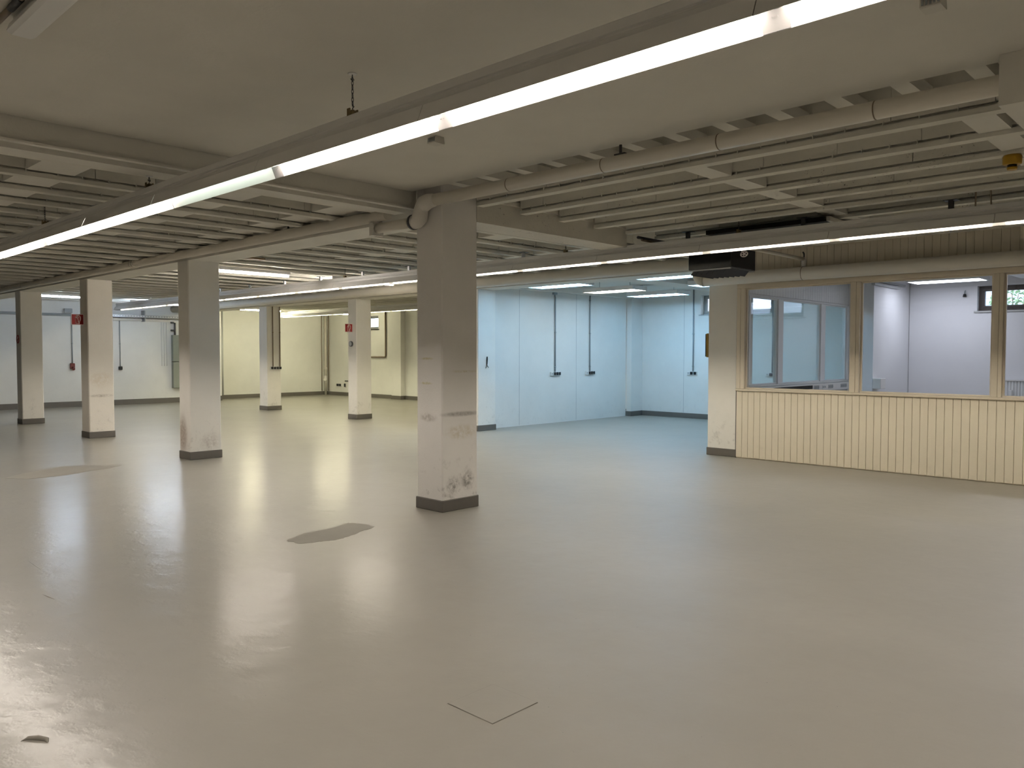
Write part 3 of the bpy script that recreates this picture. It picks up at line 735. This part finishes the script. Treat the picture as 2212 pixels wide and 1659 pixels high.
socket_box('x', 8.28, 17.36, 1.13, (1, 1, 0), 'socket row seen through the left office window', 'socket rows')
socket_box('y', 11.65, 20.40, 1.195, (1, 1, 1, 1), 'row of four dark sockets on the far pillar with two conduits', 'socket rows', .085)
def conduit(pts, r, mat, label, clips=(), group='conduits', cd=(0, 0, 0)):
    p0 = pts[-1]
    t = thing('conduit', p0, label, 'conduit', group)
    MB().tube(pts, r, 10, up=(.3, .2, 1)).build('pipe_run', mat, t)
    for c in clips: MB().tube([(c[0], c[1], c[2]-.012), (c[0], c[1], c[2]+.012)], r*1.5, 10).build('clip', mat, t)
    return t
c1 = conduit([(14.005, 12.0, 2.98), (14.03, 12.0, 2.90), (14.03, 12.0, 1.185)], .016, M['conduit_grey'], 'left vertical conduit on the blue-lit wall, from a junction box down to sockets', [(14.03, 12.0, 2.1), (14.03, 12.0, 1.3)])
MB().box(13.93, 14.06, 11.955, 12.018, 2.97, 3.10, .008, 1).build('junction_box', M['conduit_grey'], c1)
conduit([(15.33, 12.0, 3.1), (15.33, 12.0, 1.185)], .016, M['conduit_grey'], 'right vertical conduit on the blue-lit wall, down to sockets', [(15.33, 12.0, 2.9), (15.33, 12.0, 2.1), (15.33, 12.0, 1.3)])
conduit([(13.95, 11.98, 3.10), (16.8, 11.98, 3.10)], .014, M['conduit_grey'], 'horizontal conduit at the top of the blue-lit wall')
conduit([(17.34, 10.34, 3.19), (17.34, 10.34, 1.17)], .016, M['conduit_grey'], 'vertical conduit on the far bay wall, left of the partition pillar', [(17.34, 10.34, 2.1), (17.34, 10.34, 1.3)])
conduit([(17.34, 8.27, 3.19), (17.34, 8.27, 1.17)], .016, M['conduit_grey'], 'vertical conduit seen through the left office window', [(17.34, 8.27, 2.1)])
conduit([(11.79, 20.38, 1.235), (11.79, 20.38, 2.93), (11.775, 20.38, 2.965), (11.72, 20.38, 2.97), (11.63, 20.38, 2.97), (11.585, 20.38, 2.965), (11.57, 20.38, 2.93), (11.57, 20.38, 1.235)], .014, M['conduit_brown'], 'brown conduit loop down the far pillar to its four sockets', [(11.79, 20.38, 2.2), (11.57, 20.38, 2.2)])
conduit([(17.47, 22.94, 3.1), (17.47, 22.94, 1.53), (17.47, 22.97, 1.485), (17.47, 23.02, 1.48), (17.47, 24.4, 1.48)], .028, M['conduit_brown'], 'brown L-shaped conduit under the small high window in the yellowish room')
# back wall (cool side)
c1 = conduit([(8.07, 25.82, 2.72), (8.07, 25.82, 1.31)], .016, M['conduit_grey'], 'conduit on the white back wall running down to a red socket', [(8.07, 25.82, 1.9)])
t = thing('socket', (8.06, 25.82, 1.13), 'red industrial socket on the white back wall', 'socket')
MB().box(8.0, 8.12, 25.74, 25.849, 1.14, 1.31, .02, 2).build('housing', M['socket_red'], t)
MB().tube([(8.06, 25.76, 1.18), (8.06, 25.69, 1.13)], .042, 14).build('lid', M['socket_red'], t)
conduit([(9.43, 25.82, 2.82), (9.43, 25.82, 1.20)], .016, M['conduit_grey'], 'conduit on the white back wall running down to a black socket', [(9.43, 25.82, 1.9)])
t = tag(MB().box(9.375, 9.485, 25.76, 25.849, 1.09, 1.20, .02, 2).build('socket', M['socket_black']), 'small black socket on the white back wall', 'socket')
for x in (10.72, 10.80, 10.88): conduit([(x, 25.835, 2.6), (x, 25.835, 1.2)], .009, M['plastic_white'], 'thin white conduits side by side on the white back wall')
conduit([(-8.9, 25.81, 2.77), (8.6, 25.81, 2.74)], .038, M['conduit_grey'], 'horizontal grey pipe along the white back wall at left')
t = thing('junction_box', (7.96, 25.8, 2.80), 'grey junction box above the horizontal pipe on the white back wall', 'junction box')
MB().box(7.86, 8.08, 25.75, 25.849, 2.80, 2.93, .015, 2).build('housing', M['plastic_grey'], t)
for z in (2.83, 2.855, 2.88, 2.905): MB().box(7.87, 8.07, 25.744, 25.752, z-.006, z+.006).build('fin', M['conduit_grey'], t)
t = thing('wall_tray', (10.2, 25.7, 2.7), 'perforated cable tray along the white back wall beside the smudged pillar', 'cable tray')
MB().box(8.4, 11.6, 25.60, 25.84, 2.72, 2.726).box(8.4, 11.6, 25.60, 25.605, 2.726, 2.80).build('tray', M['galv'], t)
m = MB(); x = 8.45
while x < 11.55: m.box(x, x+.04, 25.596, 25.600, 2.745, 2.78); x += .085
m.build('slots', M['plastic_white'], t)
MB().box(10.1, 10.13, 25.59, 25.845, 2.60, 2.95).build('bracket', M['galv'], t)
tag(MB().box(8.4, 11.0, 25.80, 25.849, 2.62, 2.70).build('wall_rail', M['pipe']), 'beige rail on the white back wall under the cable tray', 'rail')
t = thing('wall_cabinet', (11.2, 25.75, .5), 'narrow grey-green panel on the white back wall beside the smudged pillar', 'panel')
MB().box(11.03, 11.45, 25.70, 25.849, .48, 1.33, .008, 1).box(11.03, 11.45, 25.70, 25.849, 1.345, 2.2, .008, 1).build('body', M['panel_green'], t)
for z in (2.35, 2.6): MB().tube([(11.10, 25.78, z), (11.0, 25.78, z)], .03, 10).build('knob', M['steel_dark'], t)
MB().tube([(11.14, 25.8, 2.2), (11.14, 25.8, 2.6)], .03, 10).build('riser', M['steel_dark'], t)
# yellowish room
t = thing('drain_pipe', (17.38, 26.64, 0), 'white vertical drain pipe in the corner of the yellowish room', 'pipe')
MB().tube([(17.38, 26.64, .0), (17.38, 26.64, 3.4)], .052, 16).build('pipe_run', M['pipe'], t)
for z in (2.55, .95): MB().tube([(17.38, 26.64, z), (17.38, 26.64, z+.12)], .066, 16).build('coupling', M['pipe'], t)
MB().tube([(17.38, 26.64, .58), (17.30, 26.56, .60)], .062, 14).tube([(17.38, 26.64, .45), (17.38, 26.64, .75)], .068, 16).build('inspection_cap', M['pipe_white'], t)
conduit([(17.26, 26.72, 3.3), (17.26, 26.72, .15)], .015, M['conduit_brown'], 'thin brown strip imitating the shadow line left of the white drain pipe')  # dark rod in place of the drain pipe's shadow line
conduit([(17.46, 26.55, 3.3), (17.46, 26.55, .15)], .018, M['conduit_brown'], 'thin brown strip imitating the shadow line right of the white drain pipe')  # shadow line on the pipe's other side, also a dark rod
conduit([(13.18, 26.70, 3.3), (13.18, 26.70, .14)], .045, M['plastic_grey'], 'grey vertical pipe on the yellowish wall right of the smudged pillar')
socket_box('x', 25.85, 17.5, .40, (1, 1), 'low pair of dark sockets near the drain pipe', 'low wall sockets', .16, hh=.10)
socket_box('x', 25.45, 17.5, .40, (1,), 'low single dark socket beside the far cream pillar', 'low wall sockets', .12, hh=.14)
tag(MB().box(17.46, 17.499, 25.30, 25.48, .54, .58, .005, 1).build('wall_bracket', M['steel_dark']), 'small dark bracket above the low sockets in the yellowish room', 'bracket')
# brown board between the joists, stains of bare timber
tag(MB().box(6.08, 6.45, 11.56, 11.72, 3.085, 3.109, .004, 1).build('wooden_board', M['wood_brown']), 'small brown board under the joists above the smudged pillar', 'board')
# smoke heads on the smooth ceiling
def smoke(x, y, label):
    t = thing('ceiling_fitting', (x, y, 3.2), label, 'ceiling fitting', 'angled ceiling fittings')
    MB().prism([(x-.042, 3.249), (x-.050, 3.20), (x-.044, 3.196), (x+.044, 3.196), (x+.050, 3.20), (x+.042, 3.249)], 'y', y-.045, y+.045).build('housing', M['tin'], t)
    for k in range(5): MB().box(x-.0515, x-.046, y-.04+.017*k, y-.031+.017*k, 3.207, 3.238).build('slot', M['conduit_grey'], t)
smoke(4.02, 4.64, 'small grey wedge-shaped fitting on the smooth ceiling above the big pillar')
smoke(4.05, 1.17, 'small grey fitting on the ceiling at the top right edge')
# yellow signal lamp
t = thing('signal_lamp', (7.06, 1.46, 3.03), 'yellow signal lamp hanging under the joists at the right edge', 'signal lamp')
MB().tube([(7.06, 1.46, 3.119), (7.06, 1.46, 3.105), (7.06, 1.46, 3.052), (7.06, 1.46, 3.046)], [.058, .066, .064, .056], 20).build('body', M['yellow'], t)
MB().tube([(7.06, 1.46, 3.046), (7.06, 1.46, 3.028)], .033, 16).build('neck', M['black'], t)
MB().tube([(7.06, 1.46, 3.028), (7.06, 1.46, 3.008)], [.037, .034], 16).build('lens', M['yellow'], t)
MB().tube([(7.05, 1.42, 3.10), (7.15, 1.38, 3.095), (7.3, 1.33, 3.115)], .006, 8).build('cable', M['plastic_white'], t)
# ochre box on the back of the partition pillar
t = thing('wall_box', (11.42, 6.51, 1.55), 'ochre box fixed to the left side of the partition pillar', 'box')
MB().box(11.29, 11.55, 6.452, 6.505, 1.55, 1.93, .015, 2).build('body', M['ochre'], t)
MB().box(11.286, 11.54, 6.505, 6.512, 1.56, 1.92, .003, 1).build('back_edge', M['steel_dark'], t)
# torn dark mark / cable stub on the pale pillar right of the big one
t = thing('cable_stub', (11.58, 11.77, 1.3), 'short dark cable stub hanging on the pale pillar right of the big pillar', 'cable')
MB().tube([(11.592, 11.775, 1.54), (11.585, 11.768, 1.48), (11.578, 11.766, 1.40), (11.578, 11.77, 1.36)], [.012, .015, .012, .008], 10).build('sheath', M['black'], t)
MB().tube([(11.578, 11.77, 1.37), (11.56, 11.765, 1.33), (11.545, 11.77, 1.30)], .006, 8).tube([(11.578, 11.77, 1.37), (11.60, 11.765, 1.335), (11.625, 11.77, 1.315)], .006, 8).build('wires', M['black'], t)

# ------------------------------------------------------------------ office contents
t = thing('cable_duct', (13.4, 5.77, .95), 'white socket duct under the glazing inside the office', 'cable duct')
MB().box(11.40, 15.33, 5.715, 5.779, .95, 1.083, .004, 1).build('duct', M['metal_white'], t)
MB().box(12.05, 13.52, 5.705, 5.716, 1.0, 1.06).build('slot_cover', M['black_soft'], t)
for a, n in ((13.60, 3), (13.95, 2), (14.22, 3), (14.78, 4)):
    for k in range(n):
        s_ = MB().box(a+.075*k, a+.075*k+.06, 5.708, 5.716, .985, 1.055, .003, 1).build('socket', M['plastic_white'] if n == 2 else M['plastic_grey'], t)
        MB().tube([(a+.075*k+.03, 5.7085, 1.02), (a+.075*k+.03, 5.705, 1.02)], .020, 12).build('recess', M['conduit_grey'], s_)
tag(MB().box(15.355, 15.62, 5.20, 5.345, .955, 1.15, .008, 1).build('wall_outlet_box', M['metal_white']), 'white outlet box on the dark corner wall inside the office', 'outlet box')
t = thing('radiator', (17.25, 3.0, .6), 'white panel radiator under the office window at the right edge', 'radiator')
m = MB(); y = 1.9
while y < 3.66: m.box(17.27, 17.31, y+.004, min(y+.05, 3.68), .20, 1.10, .006, 1); y += .05
m.box(17.29, 17.33, 1.9, 3.68, .20, 1.09)
m.build('panel', M['plastic_white'], t)
m = MB().box(17.25, 17.345, 1.9, 3.68, 1.10, 1.125, .004, 1); m.build('top_grille', M['metal_white'], t)
MB().box(17.20, 17.27, 3.47, 3.53, .78, .93, .012, 2).build('valve_head', M['plastic_white'], t)
t = thing('office_sensor', (17.33, 4.5, 2.75), 'small dark sensor high on the office wall left of the window', 'sensor')
MB().tube([(17.355, 4.33, 2.84), (17.33, 4.33, 2.82), (17.32, 4.33, 2.76)], .012, 8).build('arm', M['conduit_grey'], t)
MB().tube([(17.32, 4.33, 2.775), (17.32, 4.33, 2.72)], [.025, .035], 12).build('head', M['black'], t)
t = thing('shelf_rails', (15.5, 5.2, 2.85), 'grey conduit rails near the ceiling in the office corner', 'rail')
MB().box(15.2, 16.6, 5.28, 5.345, 2.88, 2.915).build('rail', M['plastic_grey'], t)
MB().box(15.2, 16.9, 5.28, 5.345, 2.945, 2.98).build('rail', M['plastic_grey'], t)

# ------------------------------------------------------------------ world, camera, view
w = bpy.data.worlds.new('daylight'); SC.world = w; w.use_nodes = True
nt = w.node_tree; nt.nodes.clear()
o = nt.nodes.new('ShaderNodeOutputWorld'); bg = nt.nodes.new('ShaderNodeBackground')
bg.inputs['Color'].default_value = (.72, .84, 1.0, 1); bg.inputs['Strength'].default_value = 4.5
nt.links.new(bg.outputs[0], o.inputs['Surface'])

yaw, pitch, roll = (math.radians(a) for a in (43.65588, -2.17409, .06070))
f = Vector((math.cos(yaw)*math.cos(pitch), math.sin(yaw)*math.cos(pitch), math.sin(pitch)))
r = f.cross(Vector((0, 0, 1))).normalized(); u = r.cross(f)
r2 = r*math.cos(roll) + u*math.sin(roll); u2 = -r*math.sin(roll) + u*math.cos(roll)
cam = bpy.data.cameras.new('camera'); co = bpy.data.objects.new('camera', cam); COL.objects.link(co)
mw = Matrix((r2, u2, -f)).transposed().to_4x4(); mw.translation = (0, 0, 1.6); co.matrix_world = mw
cam.sensor_fit = 'HORIZONTAL'; cam.sensor_width = 36.0; cam.lens = 1713.41/2212*36
cam.clip_start = .05; cam.clip_end = 200
SC.camera = co
vs = SC.view_settings
SC.display_settings.display_device = 'sRGB'
vs.view_transform = 'Standard'; vs.look = 'None'; vs.gamma = 1.0; vs.use_curve_mapping = False
vs.exposure = 0.4
cy = SC.cycles
cy.use_denoising = True
try: cy.denoiser = 'OPENIMAGEDENOISE'
except Exception: pass
cy.max_bounces = 5; cy.diffuse_bounces = 4; cy.glossy_bounces = 3; cy.transmission_bounces = 2; cy.transparent_max_bounces = 8
cy.use_adaptive_sampling = True; cy.adaptive_threshold = .06; cy.adaptive_min_samples = 20
cy.sample_clamp_indirect = 6.0; cy.caustics_reflective = False; cy.caustics_refractive = False
cy.use_light_tree = False
